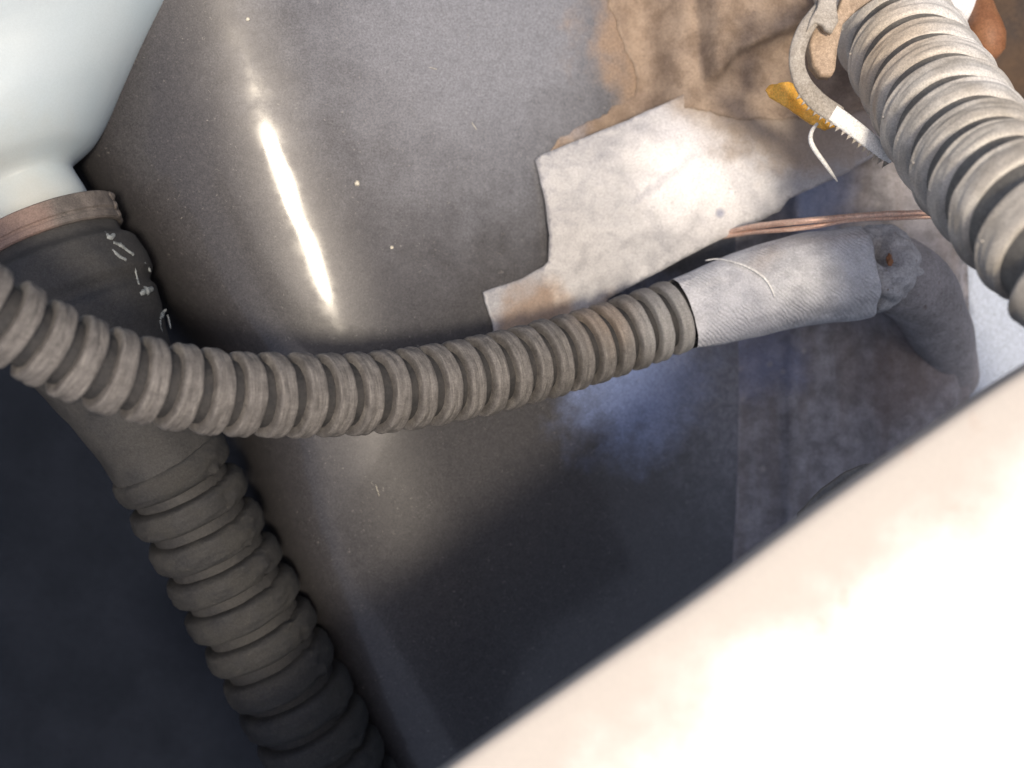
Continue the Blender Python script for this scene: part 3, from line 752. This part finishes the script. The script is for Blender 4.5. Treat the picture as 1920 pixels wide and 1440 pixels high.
# head / buckle
mat_buck = grimy("brown dusty clip", (0.32, 0.235, 0.165), (0.44, 0.34, 0.25), 140, 0.75, 0.0004)
def zbk(x, y):
    px = x/K/0.98 + 960; py = -y/K/0.98 + 720
    return 0.0045 + 0.0012*fbm((x, y, 4), 120) - 0.0010*((px-1540)/25)**2*0.5
vs, fs = sheet([(1530, 42), (1560, 60), (1568, 30), (1590, -30), (1640, -60), (1660, -20), (1610, 15), (1580, 45), (1570, 90), (1566, 130), (1560, 142), (1540, 140), (1524, 120), (1519, 80)], zbk, 0.006, 6)
tag(obj("buckle_clip", vs, fs, mat_buck), "brown dusty clip inside the loop of the cable tie against the pale hose", "clip")
vs, fs = sheet([(1541, -40), (1572, -40), (1568, 10), (1572, 40), (1560, 62), (1548, 56), (1542, 46), (1530, 42), (1520, 52), (1512, 60), (1520, 36), (1534, 12)], lambda x, y: 0.0095 + 0.0004*fbm((x, y, 4), 120), 0.003, 6)
obj("tie_head", vs, fs, mat_tie, th)

# orange tag and white thread
mat_tagm = grimy("orange tape", (0.72, 0.34, 0.05), (0.80, 0.42, 0.08), 160, 0.6, 0.0003)
def ztag(x, y):
    px = x/K/1.02 + 960
    return -0.016 + 0.0014*math.sin(px*0.09) + 0.0012*fbm((x, y, 8), 150) - 0.00003*(px - 1440)
vs, fs = sheet([(1436, 168), (1442, 160), (1478, 153), (1492, 158), (1500, 180), (1530, 198), (1556, 222), (1566, 238), (1548, 244), (1520, 232), (1488, 210), (1462, 192), (1444, 182)], ztag, 0.0012, 5, rag=2)
tag(obj("orange_tape", vs, fs, mat_tagm), "crumpled scrap of orange tape left of the cable tie", "tape")
p_ = Path([P(x, y, z) for x, y, z in [(1532, 232, -0.012), (1522, 246, -0.010), (1520, 264, -0.009), (1530, 284, -0.010), (1546, 306, -0.012), (1560, 326, -0.016), (1570, 340, -0.022)]])
a, b, _ = sweep(p_, [(0, 0.00002)] + [(p_.len*i/30, interp([(0, 3), (0.3, 5), (0.6, 4.2), (1, 1.6)], i/30)*K) for i in range(31)] + [(p_.len, 0.00002)], 12)
tag(obj("white_thread", a, b, mat_white), "bent white thread hanging over the pale sheet under the orange tape", "thread")

# ------------------------------------------------------------------ blurred body edge in the foreground
m = M("cream body paint")
c_a = P(830, 1440, 0.105); c_b = P(1920, 690, 0.105); dirv = (c_b - c_a).normalized(); nin = V((-dirv.y, dirv.x, 0)) * -1
dm = m.n('ShaderNodeVectorMath', operation='DOT_PRODUCT'); sub = m.n('ShaderNodeVectorMath', operation='SUBTRACT')
m.link(m.pos, sub.inputs[0]); sub.inputs[1].default_value = tuple(c_a); m.link(sub.outputs[0], dm.inputs[0]); dm.inputs[1].default_value = tuple(nin)
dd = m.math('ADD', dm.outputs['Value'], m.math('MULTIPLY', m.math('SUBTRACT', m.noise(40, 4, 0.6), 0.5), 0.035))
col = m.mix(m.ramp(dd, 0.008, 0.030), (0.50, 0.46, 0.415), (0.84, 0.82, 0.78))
col = m.mix(m.math('MULTIPLY', m.ramp(m.noise(120, 3), 0.62, 0.72), 0.3), col, (0.45, 0.36, 0.30))
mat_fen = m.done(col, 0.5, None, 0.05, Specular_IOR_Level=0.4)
edge = [(-100, 2130), (300, 1822), (600, 1602), (760, 1498), (900, 1400), (1100, 1262), (1300, 1126), (1480, 994), (1600, 908), (1750, 806), (1920, 694), (2150, 560), (2500, 380)]
ep_ = Path([P(x, y, 0.105) for x, y in edge])
cs = [(0.004, -0.012), (0.0012, -0.011), (0.0002, -0.008), (0.0, -0.0025), (0.0003, -0.0010), (0.0010, -0.0003), (0.0022, 0.0), (0.006, 0.0001), (0.02, 0.0003), (0.07, 0.001), (0.14, 0.001), (0.25, 0.0), (0.25, -0.03), (0.01, -0.03)]
vs, fs = [], []
n_ = 90; q_ = len(cs)
for i in range(n_+1):
    c, t, u, v = ep_.at(ep_.len*i/n_); s = V((t.y, -t.x, 0)).normalized()
    for a_, h in cs: vs.append(c + s*a_ + V((0, 0, h)))
for i in range(n_):
    for k in range(q_-1): fs.append((i*q_+k, (i+1)*q_+k, (i+1)*q_+k+1, i*q_+k+1))
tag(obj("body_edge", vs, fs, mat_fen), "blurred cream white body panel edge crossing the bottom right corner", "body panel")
# rubber lip peeking from below it
mat_lip = grimy("dusty seal", (0.14, 0.13, 0.12), (0.22, 0.21, 0.19), 100, 0.6, 0.0003)
vs, fs = sheet([(1500, 965), (1545, 918), (1590, 886), (1625, 872), (1650, 868), (1700, 860), (1700, 1000), (1500, 1000)], lambda x, y: 0.02, 0.004, 12, rag=1)
tag(obj("rubber_seal", vs, fs, mat_lip), "dull grey rubber lip peeking out from beneath the cream body panel edge", "seal")
